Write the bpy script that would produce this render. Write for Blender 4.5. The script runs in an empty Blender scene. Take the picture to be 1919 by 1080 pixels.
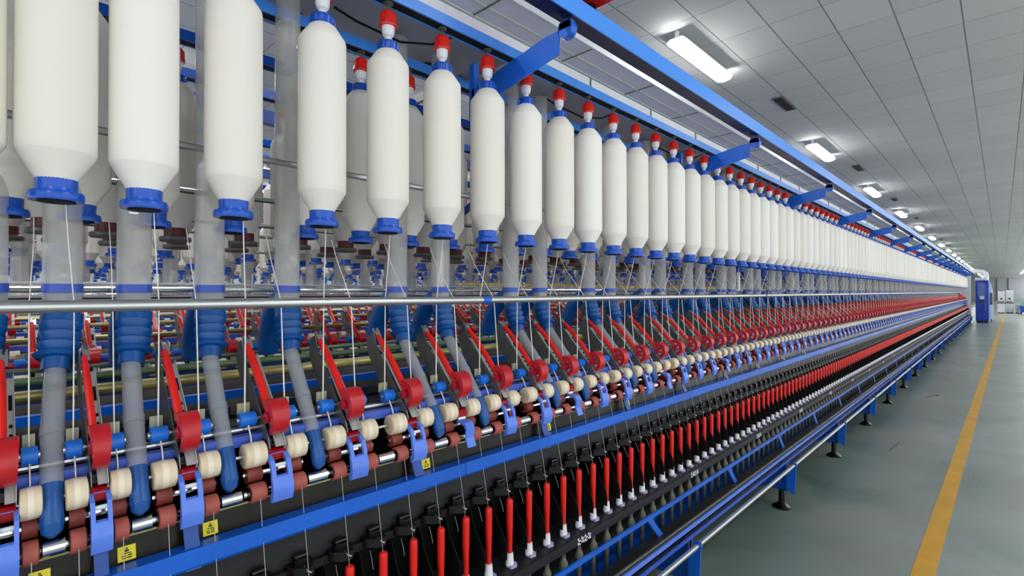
import bpy, bmesh, math, random
from mathutils import Vector, Matrix
random.seed(7)
SC = bpy.context.scene
COL = SC.collection
S = 1.25            # metres per working unit (all lengths below are working units)
H = 1.17            # lens height in working units
TH = math.atan(918 / 950)
# ------------------------------------------------------------------ camera
cam_data = bpy.data.cameras.new('camera')
cam_data.sensor_width = 36
cam_data.lens = 950 / 1919 * 36
cam_data.clip_start = 0.02
cam_data.clip_end = 400
cam = bpy.data.objects.new('camera', cam_data)
COL.objects.link(cam)
cam.location = (0, 0, H * S)
cam.rotation_euler = (math.radians(90.42), 0, TH)
SC.camera = cam
# ------------------------------------------------------------------ world + exposure
W = bpy.data.worlds.new('world')
SC.world = W
W.use_nodes = True
W.node_tree.nodes['Background'].inputs[0].default_value = (0.93, 0.97, 1.0, 1)
W.node_tree.nodes['Background'].inputs[1].default_value = 1.05  # even fill added through the hall's open near and right sides
SC.view_settings.view_transform = 'Standard'
SC.view_settings.look = 'None'
SC.view_settings.exposure = 0.58
SC.view_settings.gamma = 1
SC.view_settings.use_curve_mapping = False
LAMP = 27.0          # strength of the ceiling tubes
SC.cycles.max_bounces = 7
SC.cycles.diffuse_bounces = 4
SC.cycles.glossy_bounces = 3
SC.cycles.transparent_max_bounces = 12
SC.cycles.sample_clamp_indirect = 4
SC.cycles.caustics_reflective = False
SC.cycles.caustics_refractive = False

# ------------------------------------------------------------------ materials
def lin(c):
    out = []
    for x in c:
        x = x / 255
        out.append(x / 12.92 if x <= 0.04045 else ((x + 0.055) / 1.055) ** 2.4)
    return (*out, 1)

def pbr(name, rgb, rough=0.5, metal=0.0, spec=0.5, alpha=1.0, coat=0.0, emit=0.0):
    m = bpy.data.materials.new(name)
    m.use_nodes = True
    b = m.node_tree.nodes['Principled BSDF']
    b.inputs['Base Color'].default_value = lin(rgb)
    b.inputs['Roughness'].default_value = rough
    b.inputs['Metallic'].default_value = metal
    b.inputs['Specular IOR Level'].default_value = spec
    b.inputs['Coat Weight'].default_value = coat
    b.inputs['Alpha'].default_value = alpha
    if emit:
        b.inputs['Emission Color'].default_value = (1, 1, 1, 1)
        b.inputs['Emission Strength'].default_value = emit
    return m

def vary(m, scale=8, amount=0.12, rough_amount=0.1, stretch=(1, 1, 1), bump=0.0, dark=None):
    """uneven colour, gloss and relief over a plain material"""
    nt = m.node_tree
    b = nt.nodes['Principled BSDF']
    tc = nt.nodes.new('ShaderNodeTexCoord')
    mp = nt.nodes.new('ShaderNodeMapping')
    mp.inputs['Scale'].default_value = stretch
    nz = nt.nodes.new('ShaderNodeTexNoise')
    nz.inputs['Scale'].default_value = scale
    nz.inputs['Detail'].default_value = 5
    nt.links.new(tc.outputs['Object'], mp.inputs[0])
    nt.links.new(mp.outputs[0], nz.inputs['Vector'])
    mix = nt.nodes.new('ShaderNodeMix')
    mix.data_type = 'RGBA'
    base = b.inputs['Base Color'].default_value[:]
    mix.inputs[6].default_value = base
    mix.inputs[7].default_value = dark if dark else (*[c * (1 - amount * 2) for c in base[:3]], 1)
    rp = nt.nodes.new('ShaderNodeMapRange')
    rp.inputs[1].default_value = 0.35
    rp.inputs[2].default_value = 0.7
    nt.links.new(nz.outputs[0], rp.inputs[0])
    nt.links.new(rp.outputs[0], mix.inputs[0])
    nt.links.new(mix.outputs[2], b.inputs['Base Color'])
    r0 = b.inputs['Roughness'].default_value
    r2 = nt.nodes.new('ShaderNodeMapRange')
    r2.inputs[3].default_value = max(0.02, r0 - rough_amount)
    r2.inputs[4].default_value = min(1, r0 + rough_amount)
    nt.links.new(nz.outputs[0], r2.inputs[0])
    nt.links.new(r2.outputs[0], b.inputs['Roughness'])
    if bump:
        bp = nt.nodes.new('ShaderNodeBump')
        bp.inputs['Strength'].default_value = bump
        bp.inputs['Distance'].default_value = 0.002
        nt.links.new(nz.outputs[0], bp.inputs['Height'])
        nt.links.new(bp.outputs[0], b.inputs['Normal'])
    return m

M = {}
M['roving'] = pbr('roving_cotton', (240, 236, 228), 0.62, spec=0.35)
def roving_bump():
    nt = M['roving'].node_tree
    b = nt.nodes['Principled BSDF']
    tc = nt.nodes.new('ShaderNodeTexCoord')
    wv = nt.nodes.new('ShaderNodeTexWave')
    wv.bands_direction = 'Z'
    wv.inputs['Scale'].default_value = 90
    wv.inputs['Distortion'].default_value = 1.2
    wv.inputs['Detail'].default_value = 2
    nt.links.new(tc.outputs['Object'], wv.inputs['Vector'])
    bp = nt.nodes.new('ShaderNodeBump')
    bp.inputs['Strength'].default_value = 0.09
    bp.inputs['Distance'].default_value = 0.0008
    nt.links.new(wv.outputs[1], bp.inputs['Height'])
    nt.links.new(bp.outputs[0], b.inputs['Normal'])
    oi = nt.nodes.new('ShaderNodeObjectInfo')
    mix = nt.nodes.new('ShaderNodeMix')
    mix.data_type = 'RGBA'
    mix.inputs[6].default_value = lin((244, 241, 235))
    mix.inputs[7].default_value = lin((233, 228, 218))
    nt.links.new(oi.outputs['Random'], mix.inputs[0])
    nt.links.new(mix.outputs[2], b.inputs['Base Color'])
roving_bump()
M['blue_plastic'] = vary(pbr('blue_plastic', (2, 84, 198), 0.26), 30, 0.1)
M['blue_paint'] = vary(pbr('blue_paint', (14, 98, 212), 0.3), 5, 0.12)
M['blue_light'] = pbr('blue_paint_and_sheen', (66, 146, 244), 0.3)  # creel rail paint; also carries the sheen of the cleaner beam's side
M['deep_blue'] = vary(pbr('deep_blue_paint', (10, 72, 158), 0.35), 5, 0.15)
M['bellows'] = vary(pbr('bellows_rubber', (8, 84, 160), 0.36), 30, 0.1)
M['beam_shade'] = vary(pbr('shaded_blue_rail', (8, 16, 66), 0.4, spec=0.3), 6, 0.15)  # shadow under the cleaner beam, put into its colour
M['navy'] = vary(pbr('navy_metal', (22, 30, 66), 0.4, 0.2), 12, 0.3)
M['periwinkle'] = vary(pbr('periwinkle_plastic', (92, 132, 236), 0.25), 40, 0.06)
M['beam_blue'] = vary(pbr('beam_blue', (62, 98, 205), 0.35), 12, 0.12)
M['roller_blue'] = pbr('blue_rubber', (18, 118, 232), 0.35)
M['red'] = pbr('red_plastic', (226, 30, 22), 0.28)
M['red_dark'] = vary(pbr('dark_red_plastic', (196, 24, 34), 0.33), 30, 0.08)
M['saddle_red'] = pbr('deep_red_plastic', (158, 10, 18), 0.25)
M['maroon'] = pbr('maroon_plastic', (92, 18, 24), 0.4)
M['white'] = pbr('white_plastic', (236, 238, 242), 0.3)
M['lilac'] = pbr('lilac_plastic', (172, 168, 200), 0.3)
M['black'] = pbr('black_plastic', (11, 11, 13), 0.22, spec=0.4)
M['black_matt'] = vary(pbr('black_matt', (8, 8, 9), 0.6, spec=0.2), 10, 0.2)
M['charcoal'] = vary(pbr('charcoal_paint', (38, 39, 43), 0.4, spec=0.35), 10, 0.2)
M['olive'] = vary(pbr('olive_gloss', (20, 17, 5), 0.3, 0.0, 0.25), 7, 0.35, stretch=(1, .3, 1))
M['olive_grey'] = vary(pbr('oily_grey_metal', (112, 110, 98), 0.42, 0.25), 40, 0.25)
M['gold'] = vary(pbr('golden_tube', (196, 184, 118), 0.3, 0.35), 14, 0.25, stretch=(1, .4, 1))
M['pale_green'] = vary(pbr('pale_green_tube', (110, 140, 96), 0.35, 0.1), 10, 0.25, stretch=(1, .4, 1))
M['steel'] = pbr('steel', (196, 198, 198), 0.27, 0.95)
M['chrome'] = pbr('chrome', (220, 220, 225), 0.12, 1.0)
M['plate'] = vary(pbr('steel_plate', (196, 198, 196), 0.35, 0.45), 24, 0.15)
M['plate_dark'] = vary(pbr('grey_plate', (120, 122, 120), 0.4, 0.6), 24, 0.15)
M['cream'] = vary(pbr('cream_rubber', (232, 216, 188), 0.5), 60, 0.04)
def cream_bands():
    nt = M['cream'].node_tree
    b = nt.nodes['Principled BSDF']
    tc = nt.nodes.new('ShaderNodeTexCoord')
    sep = nt.nodes.new('ShaderNodeSeparateXYZ')
    nt.links.new(tc.outputs['Generated'], sep.inputs[0])
    rp = nt.nodes.new('ShaderNodeValToRGB')
    cr = rp.color_ramp
    cr.interpolation = 'CONSTANT'
    cr.elements[0].color = lin((222, 203, 172))
    cr.elements[1].position = 0.36
    cr.elements[1].color = lin((240, 228, 206))
    e = cr.elements.new(0.62)
    e.color = lin((228, 212, 184))
    nt.links.new(sep.outputs['Y'], rp.inputs[0])
    nt.links.new(rp.outputs[0], b.inputs['Base Color'])
cream_bands()
M['cream_plain'] = pbr('cream_rubber_plain', (234, 219, 192), 0.5)
M['rust'] = vary(pbr('rust_rubber', (178, 88, 76), 0.55), 40, 0.08)
M['rust_dark'] = vary(pbr('brown_rubber', (140, 60, 52), 0.55), 40, 0.1)
M['clip'] = pbr('sage_plastic', (168, 170, 140), 0.45)
M['yellow'] = pbr('yellow_label', (232, 214, 32), 0.5)
M['ink'] = pbr('label_ink', (20, 20, 16), 0.6)
M['duct'] = vary(pbr('galvanised_duct', (182, 186, 190), 0.45, 0.3), 3, 0.1)
M['duct_white'] = vary(pbr('white_duct', (226, 229, 233), 0.4), 3, 0.04)
M['wall'] = vary(pbr('white_wall', (214, 218, 222), 0.7), 1.5, 0.03)
M['cabinet_blue'] = vary(pbr('cabinet_blue', (8, 64, 186), 0.3), 3, 0.1)
M['cabinet_light'] = pbr('cabinet_light_blue', (20, 110, 225), 0.35)
M['cab_white'] = pbr('machine_white', (222, 225, 228), 0.4)
M['green'] = pbr('green_cloth', (120, 170, 150), 0.7)
M['screen'] = pbr('window_screen', (84, 110, 190), 0.15)
M['yellow_plastic'] = pbr('yellow_plastic', (230, 190, 40), 0.4)
M['pale_strip'] = pbr('pale_green_strip', (206, 220, 206), 0.5)
M['lamp'] = pbr('lamp_tube', (255, 255, 255), 0.5, emit=LAMP)
M['line_yellow'] = vary(pbr('floor_yellow', (226, 170, 48), 0.42), 5, 0.08)
M['yarn'] = pbr('yarn', (236, 234, 228), 0.7)
M['yarn_thin'] = pbr('fine_yarn', (176, 174, 168), 0.7)

def clear(name, rgb, alpha, rough=0.2):
    m = vary(pbr(name, rgb, rough, alpha=alpha), 22, 0.14)
    nt = m.node_tree
    b = nt.nodes['Principled BSDF']
    nz = [n for n in nt.nodes if n.type == 'TEX_NOISE'][0]
    mr = nt.nodes.new('ShaderNodeMapRange')
    mr.inputs[1].default_value = 0.3
    mr.inputs[2].default_value = 0.75
    mr.inputs[3].default_value = alpha - 0.1
    mr.inputs[4].default_value = min(1, alpha + 0.1)
    nt.links.new(nz.outputs[0], mr.inputs[0])
    nt.links.new(mr.outputs[0], b.inputs['Alpha'])
    return m
M['clear'] = clear('smoky_clear_tube', (196, 202, 212), 0.56)
M['clear_col'] = clear('grey_clear_duct', (222, 222, 218), 0.52, 0.25)

def floor_material():
    m = pbr('epoxy_floor', (120, 134, 126), 0.3)
    nt = m.node_tree
    b = nt.nodes['Principled BSDF']
    tc = nt.nodes.new('ShaderNodeTexCoord')
    sep = nt.nodes.new('ShaderNodeSeparateXYZ')
    nt.links.new(tc.outputs['Object'], sep.inputs[0])
    # darker, greener tone beside the machine, lighter and greyer towards the walkway
    mr = nt.nodes.new('ShaderNodeMapRange')
    mr.inputs[1].default_value = -1.1
    mr.inputs[2].default_value = 0.15
    nt.links.new(sep.outputs['X'], mr.inputs[0])
    n1 = nt.nodes.new('ShaderNodeTexNoise')
    n1.inputs['Scale'].default_value = 1.3
    n1.inputs['Detail'].default_value = 6
    n1.inputs['Distortion'].default_value = 0.3
    nt.links.new(tc.outputs['Object'], n1.inputs['Vector'])
    add = nt.nodes.new('ShaderNodeMath')
    add.operation = 'MULTIPLY_ADD'
    add.inputs[1].default_value = 1.3
    add.inputs[2].default_value = -0.65
    nt.links.new(n1.outputs[0], add.inputs[0])
    sm = nt.nodes.new('ShaderNodeMath')
    sm.operation = 'ADD'
    sm.use_clamp = True
    nt.links.new(add.outputs[0], sm.inputs[0])
    nt.links.new(mr.outputs[0], sm.inputs[1])
    mix = nt.nodes.new('ShaderNodeMix')
    mix.data_type = 'RGBA'
    mix.inputs[6].default_value = lin((92, 114, 104))
    mix.inputs[7].default_value = lin((160, 170, 165))
    nt.links.new(sm.outputs[0], mix.inputs[0])
    n2 = nt.nodes.new('ShaderNodeTexNoise')
    n2.inputs['Scale'].default_value = 1.9
    n2.inputs['Detail'].default_value = 4
    n2.inputs['Distortion'].default_value = 0.7
    nt.links.new(tc.outputs['Object'], n2.inputs['Vector'])
    r2 = nt.nodes.new('ShaderNodeMapRange')
    r2.inputs[1].default_value = 0.48
    r2.inputs[2].default_value = 0.72
    r2.inputs[4].default_value = 0.7
    nt.links.new(n2.outputs[0], r2.inputs[0])
    mix2 = nt.nodes.new('ShaderNodeMix')
    mix2.data_type = 'RGBA'
    mix2.inputs[7].default_value = lin((150, 150, 134))
    nt.links.new(r2.outputs[0], mix2.inputs[0])
    nt.links.new(mix.outputs[2], mix2.inputs[6])
    nt.links.new(mix2.outputs[2], b.inputs['Base Color'])
    r3 = nt.nodes.new('ShaderNodeMapRange')
    r3.inputs[3].default_value = 0.2
    r3.inputs[4].default_value = 0.42
    nt.links.new(n2.outputs[0], r3.inputs[0])
    nt.links.new(r3.outputs[0], b.inputs['Roughness'])
    return m
M['floor'] = floor_material()

def ceiling_material():
    m = pbr('ceiling_tiles', (206, 210, 206), 0.8, spec=0.25)
    nt = m.node_tree
    b = nt.nodes['Principled BSDF']
    tc = nt.nodes.new('ShaderNodeTexCoord')
    sep = nt.nodes.new('ShaderNodeSeparateXYZ')
    nt.links.new(tc.outputs['Object'], sep.inputs[0])
    def seam(out, pitch, phase, half):
        a = nt.nodes.new('ShaderNodeMath'); a.operation = 'SUBTRACT'
        a.inputs[1].default_value = phase
        nt.links.new(out, a.inputs[0])
        w = nt.nodes.new('ShaderNodeMath'); w.operation = 'PINGPONG'
        w.inputs[1].default_value = pitch / 2
        nt.links.new(a.outputs[0], w.inputs[0])
        c = nt.nodes.new('ShaderNodeMath'); c.operation = 'LESS_THAN'
        c.inputs[1].default_value = half
        nt.links.new(w.outputs[0], c.inputs[0])
        return c.outputs[0]
    a = seam(sep.outputs['X'], 0.3445, -0.1907, 0.0042)
    c = seam(sep.outputs['Y'], 0.4816, 4.45, 0.0026)
    mx = nt.nodes.new('ShaderNodeMath'); mx.operation = 'MAXIMUM'
    nt.links.new(a, mx.inputs[0]); nt.links.new(c, mx.inputs[1])
    # every tile its own faint tone
    vm = nt.nodes.new('ShaderNodeVectorMath'); vm.operation = 'SNAP'
    vm.inputs[1].default_value = (0.3445, 0.4816, 10)
    sh = nt.nodes.new('ShaderNodeVectorMath'); sh.operation = 'ADD'
    sh.inputs[1].default_value = (0.1907, -4.45 + 0.4816 * 10, 5)
    nt.links.new(tc.outputs['Object'], sh.inputs[0]); nt.links.new(sh.outputs[0], vm.inputs[0])
    wn = nt.nodes.new('ShaderNodeTexWhiteNoise')
    nt.links.new(vm.outputs[0], wn.inputs['Vector'])
    t = nt.nodes.new('ShaderNodeMix'); t.data_type = 'RGBA'
    t.inputs[6].default_value = lin((190, 193, 189)); t.inputs[7].default_value = lin((198, 201, 197))
    nt.links.new(wn.outputs['Value'], t.inputs[0])
    f = nt.nodes.new('ShaderNodeMix'); f.data_type = 'RGBA'
    f.inputs[7].default_value = lin((120, 124, 122))
    nt.links.new(mx.outputs[0], f.inputs[0]); nt.links.new(t.outputs[2], f.inputs[6])
    nt.links.new(f.outputs[2], b.inputs['Base Color'])
    return m
M['ceiling'] = ceiling_material()

# ------------------------------------------------------------------ mesh helpers
def P(d, s, h):
    """d: distance from the lens line towards the machine, s: along the machine, h: height from lens level"""
    return Vector((-d, s, H + h))

class MB:
    def __init__(self):
        self.v = []; self.f = []; self.sm = []
    def add(self, vs, fs, smooth=False):
        n = len(self.v)
        self.v += [Vector(x) for x in vs]
        self.f += [tuple(i + n for i in f) for f in fs]
        self.sm += [smooth] * len(fs)
        return self
    def box(self, d0, d1, s0, s1, h0, h1):
        vs = [P(d, s, h) for d in (d0, d1) for s in (s0, s1) for h in (h0, h1)]
        return self.add(vs, [(0, 1, 3, 2), (4, 6, 7, 5), (0, 4, 5, 1), (2, 3, 7, 6), (0, 2, 6, 4), (1, 5, 7, 3)])
    def prism(self, pts, s0, s1):
        n = len(pts)
        vs = [P(d, s0, h) for d, h in pts] + [P(d, s1, h) for d, h in pts]
        fs = [tuple(range(n)), tuple(range(2 * n - 1, n - 1, -1))]
        fs += [(i, n + i, n + (i + 1) % n, (i + 1) % n) for i in range(n)]
        return self.add(vs, fs)
    def slab(self, pts, h0, h1):
        """pts (d, s) outline between two heights"""
        n = len(pts)
        vs = [P(d, s, h0) for d, s in pts] + [P(d, s, h1) for d, s in pts]
        fs = [tuple(range(n)), tuple(range(2 * n - 1, n - 1, -1))]
        fs += [(i, n + i, n + (i + 1) % n, (i + 1) % n) for i in range(n)]
        return self.add(vs, fs)
    def lathe(self, prof, c, axis=(0, 0, 1), seg=24, smooth=True):
        """prof [(r, t)] turned about the axis through c"""
        ax = Vector(axis).normalized()
        q = ax.to_track_quat('Z', 'Y')
        c = Vector(c)
        vs = []; fs = []
        for r, t in prof:
            for i in range(seg):
                a = 2 * math.pi * i / seg
                vs.append(c + q @ Vector((r * math.cos(a), r * math.sin(a), t)))
        m = len(prof)
        for j in range(m - 1):
            for i in range(seg):
                k = (i + 1) % seg
                fs.append((j * seg + i, j * seg + k, (j + 1) * seg + k, (j + 1) * seg + i))
        self.add(vs, fs, smooth)
        n = len(self.v) - len(vs)
        self.f += [tuple(n + i for i in range(seg))[::-1], tuple(n + (m - 1) * seg + i for i in range(seg))]
        self.sm += [False, False]
        return self
    def rod(self, a, b, r, seg=10):
        a = Vector(a); b = Vector(b)
        return self.lathe([(r, 0), (r, (b - a).length)], a, b - a, seg)
    def tube(self, path, radii, seg=16):
        """swept ring along a path of points"""
        path = [Vector(p) for p in path]
        if not hasattr(radii, '__len__'):
            radii = [radii] * len(path)
        n = len(self.v); up = Vector((0, 1, 0))
        for i, p in enumerate(path):
            t = (path[min(i + 1, len(path) - 1)] - path[max(i - 1, 0)]).normalized()
            e1 = (up - t * up.dot(t))
            if e1.length < 1e-4:
                e1 = Vector((1, 0, 0))
            e1.normalize(); e2 = t.cross(e1)
            for k in range(seg):
                a = 2 * math.pi * k / seg
                self.v.append(p + (e1 * math.cos(a) + e2 * math.sin(a)) * radii[i])
        for j in range(len(path) - 1):
            for i in range(seg):
                k = (i + 1) % seg
                self.f.append((n + j * seg + i, n + j * seg + k, n + (j + 1) * seg + k, n + (j + 1) * seg + i)); self.sm.append(True)
        self.f.append(tuple(n + i for i in range(seg))[::-1]); self.sm.append(False)
        m = n + (len(path) - 1) * seg
        self.f.append(tuple(m + i for i in range(seg))); self.sm.append(False)
        return self
    def bar(self, a, b, w, t, wdir=(0, 1, 0)):
        """flat bar from a to b, width w along wdir, thickness t"""
        a = Vector(a); b = Vector(b); ax = (b - a).normalized()
        wd = Vector(wdir); wd = (wd - ax * wd.dot(ax)).normalized(); td = ax.cross(wd)
        vs = [p + wd * w / 2 * i + td * t / 2 * j for p in (a, b) for i in (-1, 1) for j in (-1, 1)]
        return self.add(vs, [(0, 1, 3, 2), (4, 6, 7, 5), (0, 4, 5, 1), (2, 3, 7, 6), (0, 2, 6, 4), (1, 5, 7, 3)])

def mesh_from(name, pieces, origin):
    """pieces [(MB, material)] -> one mesh around origin"""
    me = bpy.data.meshes.new(name)
    vs = []; fs = []; sm = []; mi = []; mats = []
    for mb, m in pieces:
        if m not in mats:
            mats.append(m)
        n = len(vs)
        vs += [v - origin for v in mb.v]
        fs += [tuple(i + n for i in f) for f in mb.f]
        sm += mb.sm
        mi += [mats.index(m)] * len(mb.f)
    me.from_pydata(vs, [], fs)
    me.polygons.foreach_set('use_smooth', sm)
    me.polygons.foreach_set('material_index', mi)
    for m in mats:
        me.materials.append(M[m])
    me.update()
    bm = bmesh.new(); bm.from_mesh(me)
    bmesh.ops.recalc_face_normals(bm, faces=bm.faces)
    bm.to_mesh(me); bm.free()
    me.set_sharp_from_angle(angle=math.radians(24))
    return me

def tag(o, label=None, cat=None, group=None, kind=None):
    if label: o['label'] = label
    if cat: o['category'] = cat
    if group: o['group'] = group
    if kind: o['kind'] = kind
    return o

def link(name, data, loc=(0, 0, 0), parent=None):
    o = bpy.data.objects.new(name, data)
    COL.objects.link(o)
    o.location = loc
    if parent: o.parent = parent
    return o

def solid(name, mb, mat, parent=None, origin=None, bevel=0.0):
    """one mesh object; children are laid out around their thing's origin"""
    anc = parent
    while anc is not None and 'org' not in anc and anc.parent is not None:
        anc = anc.parent
    org = Vector(origin) if origin is not None else (sum(mb.v, Vector()) / len(mb.v) if parent is None else Vector(anc['org']) if 'org' in anc else Vector())
    pieces = mb if isinstance(mb, list) else [(mb, mat)]
    o = link(name, mesh_from(name, pieces, org), org if parent is None else (0, 0, 0), parent)
    if bevel:
        b = o.modifiers.new('bevel', 'BEVEL'); b.width = bevel; b.segments = 2; b.limit_method = 'ANGLE'
    return o

def structure(name, mb, mat):
    return tag(solid(name, mb, mat, origin=(0, 0, 0)), kind='structure')

def root(name, origin, label, cat, group=None):
    o = link(name, None, origin)
    o['org'] = tuple(origin)
    return tag(o, label, cat, group)

def children_of(o, table):
    return table.get(o.name, [])

class Proto:
    """a kind of thing built once: `parts` is [(name, mesh builder, material, subparts)]"""
    def __init__(self, name, cat, group, origin, parts):
        self.name, self.cat, self.group, self.org, self.parts = name, cat, group, Vector(origin), parts
        self.meshes = None; self.merged = None
        self.first = True
    def _pm(self, parts):
        return [(n, mesh_from(n, [(mb, m)], self.org), self._pm(sub)) for n, mb, m, sub in parts]
    def _flat(self, parts):
        out = []
        for n, mb, m, sub in parts:
            out.append((mb, 'cream_plain' if m == 'cream' else m)); out += self._flat(sub)
        return out
    def place(self, ds, dd=0.0, label='', detailed=True, sy=1.0, group=None, mats=None, dz=0.0, rz=0.0):
        loc = self.org + Vector((-dd, ds, dz))
        if detailed:
            if self.meshes is None:
                self.meshes = self._pm(self.parts)
            o = link(self.name, None, loc)
            def rec(parts, par):
                for n, me, sub in parts:
                    c = link(n, me, (0, 0, 0), par)
                    rec(sub, c)
            rec(self.meshes, o)
        else:
            if self.merged is None:
                self.merged = mesh_from(self.name, self._flat(self.parts), self.org)
            o = link(self.name, self.merged, loc)
        o.scale = (1, sy, 1)
        o.rotation_euler = (0, 0, rz)
        tag(o, label, self.cat, group or self.group)
        return o
    def stuff(self, spots, label, cat, parts=None, name=None):
        """many far copies as one uncountable mass"""
        pieces = []
        for mb, m in self._flat(parts or self.parts):
            big = MB()
            for dd, ds, sy in spots:
                big.add([(v.x - dd, self.org.y + (v.y - self.org.y) * sy + ds, v.z) for v in mb.v], mb.f)
                big.sm[-len(mb.f):] = mb.sm
            pieces.append((big, m))
        o = solid(name or self.name, pieces, None, origin=(0, 0, 0))
        return tag(o, label, cat, self.group, 'stuff')

ORD = ('first second third fourth fifth sixth seventh eighth ninth tenth eleventh twelfth thirteenth fourteenth fifteenth '
       'sixteenth seventeenth eighteenth nineteenth twentieth').split()
TENS = {2: 'twenty', 3: 'thirty', 4: 'forty', 5: 'fifty', 6: 'sixty'}
TENTH = {2: 'twentieth', 3: 'thirtieth', 4: 'fortieth', 5: 'fiftieth', 6: 'sixtieth'}
def ordinal(n):
    if n <= 20: return ORD[n - 1]
    return TENTH[n // 10] if n % 10 == 0 else TENS[n // 10] + '-' + ORD[n % 10 - 1]

# spacing along the machine: even except at its near end, where the stations stand closer
KN = [(-0.139, -0.028), (0.011, 0.068), (0.161, 0.171), (0.311, 0.300), (0.461, 0.461)]
def warp(s):
    if s >= 0.461: return s
    if s <= -0.139: return -0.028 + (s + 0.139) * 0.64
    for (a, b), (c, d) in zip(KN, KN[1:]):
        if a <= s <= c: return b + (s - a) * (d - b) / (c - a)
def local(s):
    return min(1.0, (warp(s + 0.075) - warp(s - 0.075)) / 0.15)
END = 25.9
S0 = -0.7
PITCH = 0.15
KMAX = int((END - 0.2 - 0.461) / PITCH)

# ================================================================== THE HALL
CH = 1.96
structure('floor', MB().box(-2.7, 16, -4, 104, -H - 0.1, -H), 'floor')
structure('ceiling', MB().box(-2.7, 16, -4, 104, CH, CH + 0.1), 'ceiling')
structure('wall_far', MB().box(-2.7, 16, 103, 103.2, -H, CH), 'wall')
structure('wall_left', MB().box(15, 15.2, -4, 103, -H, CH), 'wall')
ln = MB().add([P(0.278, 2.63, -H + .0015), P(0.204, 2.69, -H + .0015), P(-0.115, 35.98, -H + .0015), P(-0.04, 35.98, -H + .0015)], [(0, 1, 2, 3)])
ln.v[0] += (ln.v[0] - ln.v[3]) * 0.12; ln.v[1] += (ln.v[1] - ln.v[2]) * 0.12
lo = MB(); a_, b_, c_, d_ = ln.v
lo.add([a_, b_, c_, d_] + [v - Vector((0, 0, .0015)) for v in (a_, b_, c_, d_)], [(0, 1, 2, 3), (7, 6, 5, 4), (0, 4, 5, 1), (1, 5, 6, 2), (2, 6, 7, 3), (3, 7, 4, 0)])
tag(solid('floor_line', lo, 'line_yellow', origin=(0, 0, 0)), 'long yellow line painted on the green-grey walkway floor', 'floor line', kind='structure')

# ------------------------------------------------ ceiling lamps and vents
def lamp_proto():
    d = 1.75; o = P(d, 0, CH)
    hs = MB()
    for q in (-.44, 0, .44): hs.box(d - .012, d + .012, q - .012, q + .012, CH - .06, CH)
    hs.prism([(d - .075, CH - .075), (d - .05, CH - .05), (d + .05, CH - .05), (d + .075, CH - .075), (d + .05, CH - .056), (d - .05, CH - .056)], -.46, .46)
    df = MB()
    n = 14
    prof = [(d + .068 * math.cos(2 * math.pi * i / n), CH - .085 - .026 * math.sin(2 * math.pi * i / n)) for i in range(n)]
    df.prism(prof, -.455, .455)
    return Proto('ceiling_lamp', 'ceiling lamp', 'tube lamps on the tiled ceiling', o, [('housing', hs, 'white', []), ('diffuser', df, 'lamp', [])])
lamp = lamp_proto()
n = 0
LP = [4.04 + 3.8 * i for i in range(-2, 25)]
for i, s in enumerate(LP):
    if s < 0:
        lb = 'tube ceiling lamp above the near end of the spinning frame, outside the view'
    elif i <= 9:
        lb = 'bright tube lamp on ceiling above the blue rail, %s from the near end' % ordinal(i - 1)
    else:
        lb = 'small distant tube lamp in the ceiling row running to the far wall'
    lamp.place(s, 0, lb)
for dd, nm in ((1.62, 'second'), (3.23, 'third'), (4.68, 'fourth'), (6.4, 'fifth'), (8.1, 'sixth'), (11, 'seventh')):  # second and fifth rows are added to brighten the background
    for i in range(16):  # lamps set closer together for more light on the frames behind
        lamp.place(0.5 + 2.9 * i, dd, 'tube lamp in the %s ceiling row behind the roving bobbins' % nm, group='tube lamps over the frames behind')
for dd, nm in ((-1.75 - 1.45, 'over the walkway'),):
    for i, s in enumerate([2.1 + 3.8 * i for i in range(-2, 20)]):
        lamp.place(s, dd, 'tube lamp in the ceiling row %s' % nm, group='tube lamps %s' % nm)

def vent_proto():
    d = 1.62; o = P(d, 0, CH)
    fr = MB().box(d - .05, d + .05, -.24, .24, CH - .012, CH)
    sl = MB()
    for i in range(3):
        sl.box(d - .036 + i * .026, d - .02 + i * .026, -.22, .22, CH - .016, CH - .012)
    return Proto('ceiling_vent', 'ceiling vent', 'slot vents beside the lamp row', o, [('frame', fr, 'plate_dark', []), ('slot', sl, 'black_matt', [])])
vent = vent_proto()
for i in range(7):
    s = 5.75 + 3.8 * i
    vent.place(s, 0, 'dark slot vent in tiled ceiling, %s from the near end' % ordinal(i + 1))
# pale trunking under the ceiling
du = root('ceiling_duct', P(2.4, 0, CH), 'long pale green-white air duct under the ceiling behind the blue rail', 'air duct')
solid('duct_casing', MB().box(2.24, 2.56, -3, 60, CH - .1, CH), 'duct_white', du)
sm_ = MB()
for i in range(60):
    sm_.box(2.235, 2.565, -2.5 + i * .95, -2.485 + i * .95, CH - .104, CH)
tag(solid('seam', sm_, 'pale_green', du), kind='stuff')
solid('seam_cover', MB().box(2.40, 2.425, -3, 60, CH - .104, CH - .1).box(2.54, 2.565, -3, 60, CH - .106, CH - .09), 'pale_strip', du)
solid('edge_strip', MB().box(2.222, 2.238, -3, 60, CH - .108, CH - .06), 'duct_white', du)

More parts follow.
